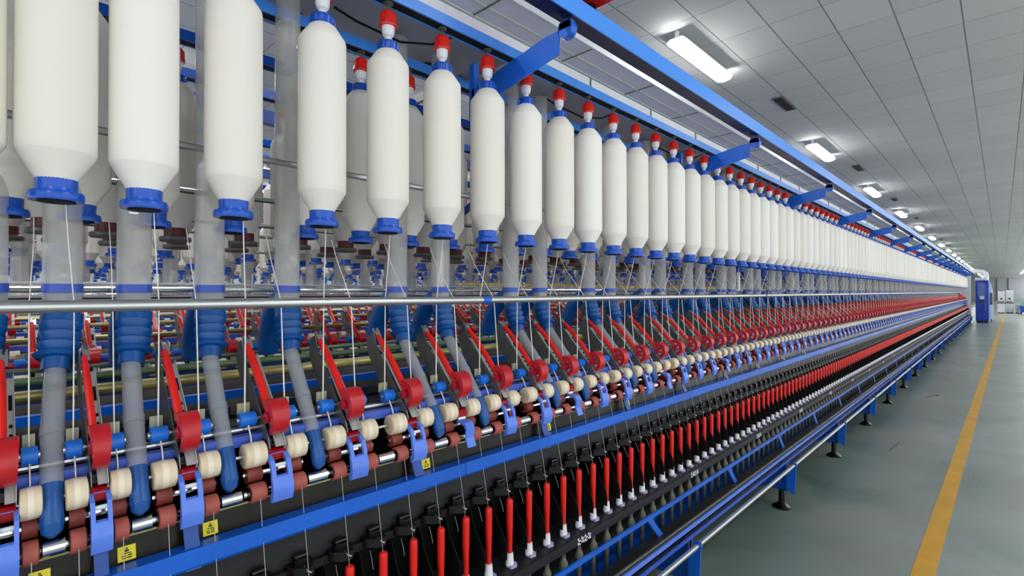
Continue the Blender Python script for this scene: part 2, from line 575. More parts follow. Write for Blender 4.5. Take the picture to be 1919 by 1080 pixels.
# ================================================================== OVERHEAD CLEANER TRACK
tr = root('cleaner_track', P(0.76, 0, 0.66), 'blue overhead cleaner track on brackets running above the front bobbins', 'overhead track')
solid('beam', MB().prism([(.784, .668), (.737, .668), (.737, .712), (.742, .712), (.742, .676), (.778, .676), (.778, .712), (.784, .712)], S0, END + .1), 'beam_shade', tr)
solid('lit_side', MB().box(.7325, .7365, S0, END + .1, .664, .711).box(.7365, .745, S0, END + .1, .706, .711), 'blue_light', tr)  # beam's side face, its reflected light painted as a lighter blue
for i in range(-1, 19):
    s = 0.97 + 1.31 * i
    if s > END: break
    b = MB()
    t = .004
    b.add([P(1.10, s, .520), P(1.10, s, .585), P(.82, s, .640), P(.778, s, .640), P(.778, s, .582)] +
          [P(1.10, s + t, .520), P(1.10, s + t, .585), P(.82, s + t, .640), P(.778, s + t, .640), P(.778, s + t, .582)],
          [(0, 1, 2, 3, 4), (9, 8, 7, 6, 5), (0, 5, 6, 1), (1, 6, 7, 2), (2, 7, 8, 3), (3, 8, 9, 4), (4, 9, 5, 0)])
    b.box(1.09, 1.11, s, s + .02, .50, .66)
    b.rod(P(.76, s + .0, .640), P(.76, s + .022, .640), .022, 16)
    b.box(.742, .778, s, s + .018, .64, .657)
    solid('bracket', b, 'blue_paint', tr)
cc = root('cleaner_carriage', P(.75, 1.05, .72), 'red travelling cleaner box sitting on the overhead blue track', 'cleaner')
solid('body', MB().box(.70, .80, .93, 1.10, .735, .85), 'red', cc, bevel=.006)
w = MB()
for ss in (.96, 1.07):
    w.rod(P(.775, ss, .723), P(.745, ss, .723), .014, 14)
solid('wheel', w, 'black', cc)

# ================================================================== SPINNING FRAME
fr = root('spinning_frame', P(1.25, S0, -H), 'long blue and black ring spinning frame running away along the walkway', 'spinning frame')
def part(name, mb, mat, **k): return solid(name, mb, mat, fr, **k)
def rail_profile(d, h):
    # inverted channel: painted top and sides, dark groove below
    return [(d - .019, h), (d - .014, h), (d - .014, h + .018), (d + .014, h + .018), (d + .014, h), (d + .019, h), (d + .019, h + .026), (d - .019, h + .026)]
ROWS = [0.97, 1.22, 1.50, 1.75]
for d in ROWS:
    part('creel_rail', MB().prism(rail_profile(d, .637), S0, END), 'blue_light' if d < 1.3 else 'blue_paint')
    part('rail_groove', MB().box(d - .0135, d + .0135, S0, END, .6385, .648), 'black_matt')
# air duct over the creel
part('overhead_duct', MB().box(1.04, 1.40, S0, END, .715, .738), 'duct')
part('duct_side_panel', MB().box(1.025, 1.039, S0, END, .70, .741), 'duct_white')
hol = MB()
for i in range(20):
    hol.rod(P(1.31, .53 + i * .44, .711), P(1.31, .53 + i * .44, .7155), .034, 24)
part('duct_opening', hol, 'black_matt')
for i in range(24):
    s = 1.45 + i * .42
    cl = MB().box(1.021, 1.026, s, s + .004, .70, .745); cl.box(1.018, 1.026, s, s + .03, .69, .697)
    part('duct_clip', cl, 'plate_dark')
cb = MB()
for i in range(6):
    s = .6 + i * .8
    cb.tube([P(1.045, s + .3, .705), P(1.09, s + .22, .66), P(1.13, s + .15, .655), P(1.18, s + .05, .69), P(1.2, s, .714)], .003, 6)
part('cable', cb, 'black_matt')
# guide bars
part('yarn_bar', MB().rod(P(.935, S0, -.0205), P(.935, END, -.0205), .0088, 16), 'steel')
cj = MB()
for i in range(12): cj.rod(P(.935, .86 + i * 2.1, -.0205), P(.935, .885 + i * 2.1, -.0205), .0100, 16)
part('bar_joint', cj, 'blue_paint')
part('guide_bar', MB().rod(P(1.262, S0, .004), P(1.262, END, .004), .0058, 10), 'steel')
part('creel_bar', MB().rod(P(1.085, S0, .270), P(1.085, END, .270), .0068, 12), 'steel')
part('creel_bar', MB().rod(P(1.36, S0, .235), P(1.36, END, .235), .0068, 12), 'steel')
part('creel_bar', MB().rod(P(1.62, S0, .20), P(1.62, END, .20), .006, 12), 'steel')
for i in range(-1, 20):
    s = 1.035 + i * 1.31
    if s > END: break
    part('creel_post', MB().rod(P(1.33, s, -.9), P(1.33, s, .70), .0155, 16).box(.99, 1.62, s - .006, s + .006, .655, .685), 'steel')
    part('creel_brace', MB().bar(P(1.33, s, .20), P(1.09, s, .30), .03, .006), 'deep_blue')
# drafting zone beams
part('rear_tube', MB().rod(P(1.205, S0, -.1805), P(1.205, END, -.1805), .0105, 14), 'gold')
part('rear_tube', MB().rod(P(1.29, S0, -.166), P(1.29, END, -.166), .008, 14).rod(P(1.32, S0, -.150), P(1.32, END, -.150), .004, 8), 'pale_green')
part('arm_rail', MB().box(1.05, 1.115, S0, END, -.28, -.255), 'navy')
part('arm_rail_lower', MB().box(1.05, 1.09, S0, END, -.30, -.281), 'black_matt')
part('front_beam', MB().box(1.012, 1.034, S0, END, -.287, -.268), 'beam_blue')
part('rear_shaft', MB().rod(P(1.04, S0, -.262), P(1.04, END, -.262), .007, 12), 'steel')
part('deck', MB().box(.995, 1.30, S0, END, -.46, -.40), 'black_matt')
part('inner_beam', MB().box(1.12, 1.3, S0, END, -.40, -.25), 'black_matt')
fins = MB()
for i in range(100):
    s = warp(S0 + .4 + i * .15)
    fins.box(1.115, 1.13, s, s + .05, -.245, -.232)
part('wire_clip', fins, 'navy')
pl = MB()
for i in range(-4, 96):
    s = warp(.461 + i * .15) + .01
    pl.box(1.30, 1.304, s - .045, s + .045, -.21, -.16)
part('rear_cover', pl, 'deep_blue')
part('apron_panel', MB().prism([(.992, -.384), (.988, -.384), (.980, -.436), (.992, -.436)], S0, END), 'olive')
part('apron_lip', MB().box(.985, .994, S0, END, -.3835, -.380), 'gold')
for a, b in [(S0, .815)] + [(.817 + 3.2 * i, .815 + 3.2 * (i + 1)) for i in range(8)]:
    b = min(b, END)
    part('front_strip', MB().prism([(.945, -.4185), (.979, -.4205), (.979, -.452), (.948, -.452), (.945, -.447)], a, b), 'blue_paint')
part('lower_panel', MB().box(.972, .986, S0, END, -.535, -.453), 'charcoal')
part('guide_rail', MB().box(.958, .972, S0, END, -.536, -.520), 'black')
part('back_panel', MB().box(1.0, 1.02, S0, END, -.85, -.535), 'black_matt')
part('spindle_rail', MB().prism([(.893, -.718), (.893, -.742), (.90, -.748), (.99, -.748), (.99, -.716), (.898, -.716)], S0, END), 'charcoal')
part('guard_rail', MB().box(.858, .864, S0, END, -.772, -.757), 'blue_paint')
part('base_platform', MB().box(.875, 1.02, S0, END, -.94, -.915), 'blue_paint')
part('base_channel', MB().box(.838, .872, S0, END, -.866, -.846), 'charcoal')
part('base_channel', MB().rod(P(.836, S0, -.852), P(.836, END, -.852), .0035, 8), 'olive_grey')
part('base_channel', MB().box(.836, .868, S0, END, -.886, -.870), 'periwinkle')
part('base_channel', MB().box(.834, .868, S0, END, -.901, -.889), 'black')
part('base_channel', MB().box(.832, .868, S0, END, -.918, -.904), 'beam_blue')
part('base_core', MB().box(.868, .874, S0, END, -.94, -.85), 'charcoal')
for i in range(0, 34):
    s = .86 + i * .69
    if s > END: break
    part('strut', MB().bar(P(.861, s, -.762), P(.858, s + .10, -.868), .022, .006), 'blue_paint')
part('hand_rail', MB().rod(P(.800, S0, -.924), P(.800, END, -.924), .0092, 14), 'steel')
for i in range(-1, 21):
    s = 1.81 + i * 1.187
    if s > END: break
    part('leg', MB().prism([(.835, -.905), (.835, -1.075), (.99, -1.075), (1.02, -.94), (1.02, -.905)], s + .0, s + .012).box(.835, .841, s - .012, s + .03, -1.075, -.918), 'deep_blue')
    part('rail_bracket', MB().prism([(.835, -.955), (.835, -1.06), (.80, -1.08), (.796, -1.08), (.788, -.912), (.812, -.912), (.812, -.94)], s - .012, s - .004).rod(P(.8, s - .014, -.924), P(.8, s + .0, -.924), .014, 14), 'blue_paint')
    part('foot', MB().lathe([(.045, 0), (.045, .008), (.022, .024), (.016, .03), (.014, .10)], P(.865, s + .006, -H), seg=20), 'black')
part('core', MB().box(1.16, 1.56, S0, END, -1.0, -.47), 'black_matt')
# white lettering transfers on the spindle rail (worn, unreadable strokes)
for i in range(10):
    s = 1.20 + i * .75
    g = MB()
    for j in range(4):
        x = s + j * .017
        g.box(.8915, .8929, x, x + .005, -.741 + .003 * (j % 2), -.721)
        g.box(.8915, .8929, x, x + .013, -.732, -.728)
        if j % 2: g.box(.8915, .8929, x + .0085, x + .013, -.740, -.725)
        else: g.box(.8915, .8929, x + .002, x + .012, -.741, -.738)
    part('lettering', g, 'white')
solid('end_panel', MB().box(.84, 1.5, END, END + .05, -H, .62), 'cab_white', fr)

# ------------------------------------------------------------------ roving bobbins
def bobbin_proto(d=0.97, s=0.461, base='blue'):
    o = P(d, s, .129)
    seg = 40
    body = MB().lathe([(.0235, .158), (.0240, .161), (.0445, .1955), (.0453, .1985), (.0455, .21), (.0455, .30), (.0452, .45),
                       (.0450, .494), (.0440, .499), (.0265, .525), (.022, .5285)], P(d, s, 0), seg=seg)
    body_top = []
    if base == 'blue':
        low = MB().lathe([(.022, .129), (.0305, .129), (.0315, .132), (.0315, .138), (.0300, .1415), (.0245, .1425), (.0235, .146), (.0238, .160)], P(d, s, 0), seg=32)
        low2 = MB().lathe([(.0, .1275), (.0215, .1275), (.0215, .1295)], P(d, s, 0), seg=24)
        parts = [('roving', body, 'roving', []), ('bottom_collar', low, 'blue_plastic', [('core', low2, 'black_matt', [])])]
    else:
        low = MB().lathe([(.022, .140), (.0245, .140), (.0245, .160)], P(d, s, 0), seg=24)
        disc = MB().lathe([(.033, .126), (.035, .130), (.034, .137), (.022, .141)], P(d, s, 0), seg=24)
        parts = [('roving', body, 'roving', []), ('bottom_collar', low, 'maroon', []), ('drive_disc', disc, 'plate_dark', [])]
    top = MB().lathe([(.0225, .525), (.0225, .545), (.021, .5475), (.012, .5485)], P(d, s, 0), seg=32)
    for i in range(12):
        a = 2 * math.pi * i / 12
        c = P(d, s, 0) + Vector((math.cos(a) * .0226, math.sin(a) * .0226, .531))
        top.add([c + Vector((x, y, z)) for x in (-.0012, .0012) for y in (-.0012, .0012) for z in (0, .012)], [(0, 1, 3, 2), (4, 6, 7, 5), (0, 4, 5, 1), (2, 3, 7, 6), (0, 2, 6, 4), (1, 5, 7, 3)])
    parts.append(('top_collar', top, 'blue_plastic', []))
    return Proto('roving_bobbin', 'roving bobbin', 'white roving bobbins hanging in the creel', o, parts)
def low_bobbin():
    d, s = .97, .461
    b = MB().lathe([(.024, .158), (.0445, .195), (.045, .498), (.026, .527)], P(d, s, 0), seg=10)
    c = MB().lathe([(.031, .129), (.0315, .138), (.0238, .143), (.0238, .160)], P(d, s, 0), seg=10)
    t = MB().lathe([(.0225, .525), (.0225, .547)], P(d, s, 0), seg=8)
    h = MB().lathe([(.0125, .548), (.0125, .60)], P(d, s, 0), seg=6)
    r = MB().lathe([(.020, .588), (.018, .612), (.008, .620)], P(d, s, 0), seg=8)
    return [('a', b, 'roving', []), ('b', c, 'blue_plastic', []), ('c', t, 'blue_plastic', []), ('d', h, 'white', []), ('e', r, 'red', [])]
def hanger_proto(cap='red'):
    d, s = 0.97, 0.461
    o = P(d, s, .637)
    neck = MB().lathe([(.0075, .546), (.0075, .560), (.0115, .564), (.0135, .571), (.0145, .589)], P(d, s, 0), seg=24)
    capm = MB().lathe([(.0195, .583), (.0205, .586), (.0190, .594), (.0172, .598), (.0160, .612), (.0125, .617), (.004, .619)], P(d, s, 0), seg=32)
    for i in range(10):
        a = 2 * math.pi * i / 10
        c = P(d, s, 0) + Vector((math.cos(a) * .0172, math.sin(a) * .0172, .597))
        capm.rod(c, c + Vector((-math.cos(a) * .001, -math.sin(a) * .001, .015)), .0016, 6)
    hook = MB().rod(P(d, s, .617), P(d, s, .640), .0028, 8).lathe([(.004, .631), (.0105, .634), (.0105, .6372)], P(d, s, 0), seg=20)
    return Proto('bobbin_hanger', 'bobbin hanger', 'bobbin hangers under the creel rails', o,
                 [('neck', neck, 'white', []), ('cap', capm, cap, []), ('hook', hook, 'olive_grey', [])])
bob = bobbin_proto(); bob_red = bobbin_proto(base='maroon')
han = hanger_proto(); han_black = hanger_proto('black')
kl = list(range(-4, KMAX + 1))
NB = NH = 0
for k in kl:
    s = warp(.461 + PITCH * k); ds = s - .461
    i = k + 5
    if k < 40:
        lb = 'white roving bobbin with blue collars in the front creel row, %s from the left edge' % ordinal(i)
        lh = 'red-capped white hanger above the %s front-row roving bobbin from the left' % ordinal(i)
    else:
        lb = 'small distant white roving bobbin in the packed far stretch of the front row'
        lh = 'tiny distant red-capped hanger above the far stretch of front-row bobbins'
    bob.place(ds, 0, lb, detailed=k < 40, rz=0); NB += 1
    han.place(ds, 0, lh, detailed=k < 40); NH += 1
far_spots = []
rows = {1: ('second creel row', bob, 62), 2: ('third creel row', bob_red, 30), 3: ('fourth creel row', bob_red, 22)}
ROW_OFF = {1: .075, 2: .03, 3: .09}
for r, (nm, pr, cnt) in rows.items():
    dd = ROWS[r] - .97
    c = 0
    for k in range(-5, KMAX + 1):
        s = warp(.461 + PITCH * k) + ROW_OFF[r] * local(.461 + PITCH * k)
        ds = s - .461
        c += 1
        if c <= cnt:
            if c <= 24:
                lb = ('cream roving bobbin with blue collar, %s of the %s from the left' if r == 1 else
                      'white roving bobbin with dark red collar, %s of the %s from the left') % (ordinal(c), nm)
            else:
                lb = 'small roving bobbin half hidden in the distant part of the %s' % nm
            pr.place(ds, dd, lb, detailed=c <= 16, group='roving bobbins of the %s' % nm)
            hp = han_black if (r == 1 and c == 6) else han
            lb = ('black-capped hanger in the second creel row beside the white bobbins' if hp is han_black else
                  'red-capped hanger over %s bobbin of the %s' % (ordinal(c), nm) if c <= 24 else 'small red-capped hanger in the distant part of the %s' % nm)
            hp.place(ds, dd, lb, detailed=c <= 16, group='bobbin hangers of the %s' % nm)
            NB += 1; NH += 1
        else:
            far_spots.append((dd, ds, 1))
# creels of the frames behind
BACK = [1.35, 1.62, 2.35, 2.62, 3.4, 3.65, 4.4, 4.7, 5.6, 6.6, 7.6]
for dd in BACK:
    for k in range(-8, 130 if dd < 3 else 90):
        far_spots.append((dd, PITCH * k + .03 * (dd * 7 % 3), 1))
low = low_bobbin()
bob.stuff(far_spots, 'mass of white roving bobbins on the creels of the spinning frames behind', 'roving bobbins', parts=low)

# ------------------------------------------------------------------ drafting arms
AC = 0.536
def arm_proto():
    c = AC
    o = P(1.08, c, -.28)
    # steel channel body
    side = [(1.128, -.100), (1.142, -.104), (1.156, -.118), (1.160, -.138), (1.152, -.160), (1.135, -.183), (1.075, -.245), (1.03, -.283), (.992, -.303), (.978, -.292), (.985, -.272), (1.03, -.225), (1.115, -.135)]
    plate = MB().prism(side, c - .0155, c - .0135)
    flange = MB().prism([(1.128, -.130), (1.135, -.150), (1.03, -.262), (.985, -.298), (.976, -.288), (1.03, -.225)], c + .0135, c + .0155)
    web = MB().bar(P(1.122, c + .006, -.137), P(.979, c + .006, -.2905), .019, .002)
    ax = (P(.979, c, -.2905) - P(1.122, c, -.137)).normalized()
    nrm = ax.cross(Vector((0, 1, 0))).normalized()
    if nrm.z < 0: nrm = -nrm
    holes = MB()
    for t in (.42, .50, .57, .64, .86):
        p = P(1.122, c + .008, -.137).lerp(P(.979, c + .008, -.2905), t)
        holes.rod(p + nrm * .0008, p + nrm * .0016, .0034, 12)
    p = P(1.122, c + .008, -.137).lerp(P(.979, c + .008, -.2905), .22)
    holes.bar(p - ax * .014 + nrm * .0012, p + ax * .014 + nrm * .0012, .0065, .0008)
    body = MB()
    for q in (flange, web): body.add(q.v, q.f)
    # handle
    h = MB()
    a = P(1.128, c - .0065, -.114); b = P(1.005, c - .0065, -.236)
    n = 8
    pts = [a.lerp(b, i / n) + nrm * (.010 * math.sin(math.pi * i / n) * .35 + .006) for i in range(n + 1)]
    h.tube(pts, [.0050, .0072] + [.0078] * (n - 3) + [.0072, .006], 10)
    clip = MB().bar(P(1.138, c - .002, -.102), P(1.125, c - .002, -.120), .014, .009)
    clip.bar(P(1.146, c - .007, -.094), P(1.135, c - .007, -.108), .003, .007).bar(P(1.146, c + .004, -.094), P(1.135, c + .004, -.108), .003, .007)
    # red cover: curved shell in front of the arm's nose
    cv = MB(); n = 12; cd, ch = 1.0, -.238
    outer = []; inner = []
    for i in range(n + 1):
        t = math.radians(100 - 165 * i / n)
        ro = .034 + .003 * math.sin(math.pi * i / n)
        outer.append((cd - ro * math.cos(t), ch + ro * math.sin(t)))
        inner.append((cd - (ro - .013) * math.cos(t), ch + (ro - .013) * math.sin(t)))
    nn = n + 1; vs = []
    for wd, side_ in ((1, -1), (1, 1)):
        for seq in (outer, inner):
            for i, (dq, hq) in enumerate(seq):
                half = .019 - .006 * (i / n)
                vs.append(P(dq, c + side_ * half + .001, hq))
    fs = []
    for i in range(n):
        fs += [(i, i + 1, 2 * nn + i + 1, 2 * nn + i), (nn + i, 3 * nn + i, 3 * nn + i + 1, nn + i + 1), (i, nn + i, nn + i + 1, i + 1), (2 * nn + i, 2 * nn + i + 1, 3 * nn + i + 1, 3 * nn + i)]
    fs += [(0, 2 * nn, 3 * nn, nn), (n, nn + n, 3 * nn + n, 2 * nn + n)]
    cv.add(vs, fs)
    hub = MB().rod(P(1.0, c - .015, -.238), P(1.0, c + .015, -.238), .011, 16)
    parts = [('arm_body', body, 'plate', [('hole', holes, 'black_matt', [])]), ('side_plate', plate, 'plate_dark', []), ('handle', h, 'red', []), ('clip', clip, 'steel', []),
             ('cover', cv, 'red_dark', [('hub', hub, 'red_dark', [])])]
    for sg in (-1, 1):
        cc_ = c + sg * .0375
        parts.append(('rear_roller', MB().lathe([(.0115, -.0145), (.0135, -.0135), (.0135, .0135), (.0115, .0145)], P(1.03, cc_, -.242), (0, 1, 0), 20), 'roller_blue',
                      [('roller_end', MB().rod(P(1.03, cc_ - .0185, -.242), P(1.03, cc_ + .0185, -.242), .0055, 10), 'steel', [])]))
        parts.append(('strand_guide', MB().box(1.048, 1.052, cc_ - .011, cc_ + .011, -.236, -.214), 'clip', []))
        parts.append(('front_roller', MB().lathe([(.0195, -.0190), (.0222, -.0172), (.0228, -.006), (.0228, .006), (.0222, .0172), (.0195, .0190)], P(.995, cc_, -.301), (0, 1, 0), 28), 'cream',
                      [('axle_end', MB().rod(P(.995, cc_ - .0182, -.301), P(.995, cc_ + .0182, -.301), .006, 12), 'olive_grey', [])]))
    parts.append(('front_axle', MB().rod(P(.995, c - .074, -.301), P(.995, c + .076, -.301), .0036, 10), 'steel', []))
    parts.append(('rear_axle', MB().rod(P(1.03, c - .055, -.242), P(1.03, c + .055, -.242), .0032, 10), 'steel', []))
    parts.append(('saddle', MB().prism([(1.01, -.292), (.988, -.297), (.981, -.305), (.982, -.316), (1.01, -.320)], c - .0145, c + .0145), 'saddle_red', []))
    parts.append(('shroud', MB().box(.992, 1.02, c - .017, c + .017, -.291, -.278), 'black', []))
    return Proto('drafting_arm', 'drafting arm', 'red-handled drafting arms along the spinning frame', o, parts)
arm = arm_proto()
NA = 0
for k in range(-5, KMAX + 1):
    sn = AC + PITCH * k; s = warp(sn)
    i = k + 5
    if k < -4: lb = 'red-handled steel drafting arm cut off at the left edge of the spinning frame'
    elif k < 40: lb = 'red-handled steel drafting arm with cream rollers in the front line, %s from the left' % ordinal(i)
    else: lb = 'tiny red-handled drafting arm in the distant stretch of the front line'
    arm.place(s - AC, 0, lb, detailed=k < 30, sy=local(sn)); NA += 1
for k in range(-8, 48):
    i = k + 9
    lb = 'red-handled drafting arm on the frame behind the golden tube, %s from the left' % ordinal(i)
    arm.place(PITCH * k + .03, 1.35, lb, detailed=False, group='drafting arms of the frame behind'); NA += 1
spots = []
for k in range(48, 140): spots.append((1.35, PITCH * k + .03, 1))
for dd in (2.35, 3.4, 4.4):
    for k in range(-12, 80): spots.append((dd, PITCH * k + .05 * dd, 1))
small = [p for p in arm.parts if p[0] in ('handle', 'cover', 'front_roller', 'rear_roller')]
def lowarm():
    c = AC
    a = MB().bar(P(1.14, c, -.10), P(.99, c, -.29), .028, .008)
    h = MB().bar(P(1.128, c - .006, -.104), P(1.005, c - .006, -.224), .012, .012)
    cv = MB().lathe([(.034, -.018), (.034, .018)], P(1.0, c, -.238), (0, 1, 0), 10)
    rl = MB().rod(P(.995, c - .055, -.301), P(.995, c - .02, -.301), .0225, 10).rod(P(.995, c + .055, -.301), P(.995, c + .02, -.301), .0225, 10)
    bl = MB().rod(P(1.03, c - .052, -.242), P(1.03, c - .022, -.242), .0135, 8).rod(P(1.03, c + .052, -.242), P(1.03, c + .022, -.242), .0135, 8)
    return [('a', a, 'plate', []), ('b', h, 'red', []), ('c', cv, 'red_dark', []), ('d', rl, 'cream_plain', []), ('e', bl, 'roller_blue', [])]
arm.stuff(spots, 'mass of red-handled drafting arms on the spinning frames further behind', 'drafting arms', parts=lowarm())

# ------------------------------------------------------------------ bottom roller units with periwinkle levers
def unit_parts(kind):
    c = AC
    parts = []
    if kind == 'lever':
        rails = [(.992, -.305), (.985, -.302), (.966, -.312), (.957, -.333), (.957, -.346), (.963, -.346), (.964, -.334), (.972, -.318), (.985, -.309)]
        lev = MB().prism(rails, c - .0185, c - .0105).prism(rails, c + .0105, c + .0185).box(.982, .987, c - .0105, c + .0105, -.3085, -.3025)
        low_ = [(.963, -.338), (.957, -.340), (.951, -.352), (.950, -.368), (.955, -.384), (.962, -.388), (.966, -.380), (.960, -.366)]
        lev.prism(low_, c - .0185, c + .0185)
        parts.append(('lever', lev, 'periwinkle', [('cross_pin', MB().rod(P(.970, c - .0115, -.322), P(.970, c + .0115, -.322), .0035, 8), 'white', [])]))
    else:
        low_ = [(.988, -.322), (.958, -.326), (.950, -.338), (.953, -.362), (.944, -.384), (.948, -.386), (.958, -.364), (.956, -.342), (.962, -.333), (.988, -.329)]
        lev = MB().prism(low_, c - .013, c + .013)
        parts.append(('lever', lev, 'periwinkle', [('pivot', MB().rod(P(.993, c - .012, -.322), P(.993, c + .012, -.322), .010, 12), 'steel', [])]))
    for sg in (-1, 1):
        cc_ = c + sg * .0365
        parts.append(('front_roller', MB().lathe([(.0155, -.0135), (.0172, -.012), (.0172, .012), (.0155, .0135)], P(.979, cc_, -.366), (0, 1, 0), 24), 'rust',
                      [('end_cap', MB().rod(P(.979, cc_ - .0165, -.366), P(.979, cc_ + .0165, -.366), .0120, 14), 'black', [])]))
        parts.append(('rear_roller', MB().rod(P(1.002, cc_ - .013, -.338), P(1.002, cc_ + .013, -.338), .0155, 20), 'rust_dark', []))
    parts.append(('axle', MB().rod(P(.979, c - .06, -.366), P(.979, c + .054, -.366), .0052, 10).rod(P(1.002, c - .055, -.338), P(1.002, c + .055, -.338), .007, 10), 'chrome', []))
    parts.append(('bottom_roller', MB().rod(P(.981, c + .056, -.3665), P(.981, c + .094, -.3665), .0118, 20), 'chrome', []))
    return parts
unit = Proto('roller_unit', 'roller unit', 'rust roller units with periwinkle levers below the cream rollers', P(.98, AC, -.385), unit_parts('lever'))
unit2 = Proto('roller_unit', 'roller unit', 'rust roller units with periwinkle levers below the cream rollers', P(.98, AC, -.385), unit_parts('hook'))
strap = Proto('support_strap', 'support strap', 'blue straps over the dark apron panel', P(.965, AC, -.42),
              [('strap', MB().prism([(.972, -.385), (.968, -.385), (.958, -.418), (.948, -.452), (.946, -.452), (.954, -.418)][:6], AC - .0125, AC + .0125), 'deep_blue', [])])
def label_proto():
    c = AC; o = P(.98, c, -.41)
    def panel(s, t):   # point on the leaning apron panel
        return P(.9862 + (.980 - .988) * t - .0008, s, -.392 - .036 * t)
    a, b = c + .026, c + .049
    vs = [panel(a, 0.12), panel(b, 0.12), panel(b, .72), panel(a, .72)]
    pl_ = MB().add(vs + [v + Vector((-.0006, 0, 0)) for v in vs], [(0, 1, 2, 3), (7, 6, 5, 4), (0, 4, 5, 1), (1, 5, 6, 2), (2, 6, 7, 3), (3, 7, 4, 0)])
    ink = MB()
    def blot(u0, u1, t0, t1):
        q = [panel(a + (b - a) * u, t) + Vector((.0003, 0, 0)) for u, t in ((u0, t0), (u1, t0), (u1, t1), (u0, t1))]
        ink.add(q, [(0, 1, 2, 3)])
    blot(.44, .56, .2, .26); blot(.38, .62, .28, .36); blot(.3, .72, .4, .44); blot(.2, .5, .5, .54); blot(.55, .8, .48, .53); blot(.25, .45, .58, .63); blot(.5, .78, .57, .62)
    return Proto('warning_label', 'warning label', 'yellow warning labels on the dark apron panel', o, [('sheet', pl_, 'yellow', []), ('pictogram', ink, 'ink', [])])
wl = label_proto()
nl = 0
for k in range(-5, KMAX + 1):
    sn = AC + PITCH * k; s = warp(sn); i = k + 5
    hookish = k in (2, 5, 9, 13)
    if k < -4: lb = 'rust roller unit with periwinkle lever cut off at the left edge'
    elif k < 40: lb = 'rust roller unit with %s periwinkle lever, %s from the left' % ('bent hook' if hookish else 'forked', ordinal(i))
    else: lb = 'tiny rust and periwinkle roller unit in the distant stretch of the frame'
    (unit2 if hookish else unit).place(s - AC, 0, lb, detailed=k < 26, sy=local(sn))
    if k in (-5, -4, -3, -2, 1, 4, 7, 10, 13, 16, 19, 22) :
        nl += 1
        strap.place(s - AC, 0, 'blue support strap below a roller lever, %s from the left' % ordinal(nl), sy=local(sn))
        wl.place(s - AC + (.0 if k > -2 else -.004), 0, 'yellow warning label with black pictogram on the dark panel, %s from the left' % ordinal(nl), sy=1)

# ------------------------------------------------------------------ suction tubes
def suction_proto():
    c = .461
    o = P(1.2, c + .025, -.06)
    t = c + .025
    col = MB().lathe([(.0275, .012), (.0275, .70)], P(1.2, t, 0), seg=28)
    band = MB().lathe([(.0288, -.002), (.0288, .014)], P(1.2, t, 0), seg=28)
    neck = MB().tube([P(1.2, t, .0), P(1.2, t, -.02), P(1.197, t, -.035), P(1.19, t - .001, -.05)], .0272, 24)
    def hose(p0, p1, bulge=True, r0=.0265, r1=.0205):
        path = []; rad = []
        n = 56
        for i in range(n + 1):
            u = i / n
            path.append(P(p0[0] + (p1[0] - p0[0]) * u, p0[1] + (p1[1] - p0[1]) * u, p0[2] + (p1[2] - p0[2]) * u))
            r = r0
            if u < .72:
                ph = (u / .18) % 1
                r = r0 + .0035 - .0095 * abs(ph - .0) ** 1.4 if u > .18 else r0 + .002
            elif u < .80: r = r0 + .0075 * (1 - (u - .72) / .08)
            else: r = r1
            rad.append(r)
        return MB().tube(path, rad, 24)
    bel = hose((1.194, t, -.042), (1.150, t - .012, -.134))
    rear = MB().tube([P(1.215, t, -.01), P(1.25, t, -.03), P(1.285, t, -.065), P(1.305, t, -.11), P(1.315, t, -.15)], [.025, .026, .027, .026, .022], 20)
    tube = MB().tube([P(1.152, t - .012, -.128), P(1.07, c + .004, -.212), P(1.004, c - .001, -.287)], [.0150, .0148, .0140], 20)
    cuff = MB().tube([P(1.068, c + .004, -.214), P(1.058, c + .003, -.225)], .0158, 20)
    noz = MB().tube([P(1.006, c - .001, -.284), P(.995, c - .0015, -.300), P(.984, c - .002, -.316), P(.978, c - .002, -.330), P(.977, c - .002, -.342), P(.982, c - .002, -.350)], [.0143, .0138, .0130, .0140, .0122, .006], 20)
    return Proto('suction_tube', 'suction tube', 'blue bellows suction tubes reaching down to the rollers', o,
                 [('duct_column', col, 'clear_col', []), ('collar', band, 'beam_blue', []), ('neck', neck, 'clear_col', []), ('bellows', bel, 'bellows', []), ('rear_bellows', rear, 'bellows', []),
                  ('clear_hose', tube, 'clear', [('cuff', cuff, 'clear', [])]), ('nozzle', noz, 'bellows', [])])
suc = suction_proto()
c = 0
for k in range(-4, KMAX + 1):
    if k > 0 and k % 3 == 1: continue
    sn = .461 + PITCH * k; s = warp(sn); c += 1
    lb = ('clear suction tube with blue bellows and nozzle, %s from the left' % ordinal(c) if c <= 24 else 'small distant blue-bellows suction tube far along the frame')
    suc.place(s - .461, 0, lb, detailed=c <= 22)
bc = MB()
for dd in (1.30, 3.3):
    for k in range(-6, 60):
        s = .48 + PITCH * k + .04 * dd
        bc.lathe([(.0275, -.02), (.0275, .6)], P(1.2 + dd, s, 0), seg=8)
tag(solid('duct_column', bc, 'clear_col', origin=(0, 0, 0)), 'grey duct columns standing among the bobbins of the frames behind', 'duct columns', kind='stuff')

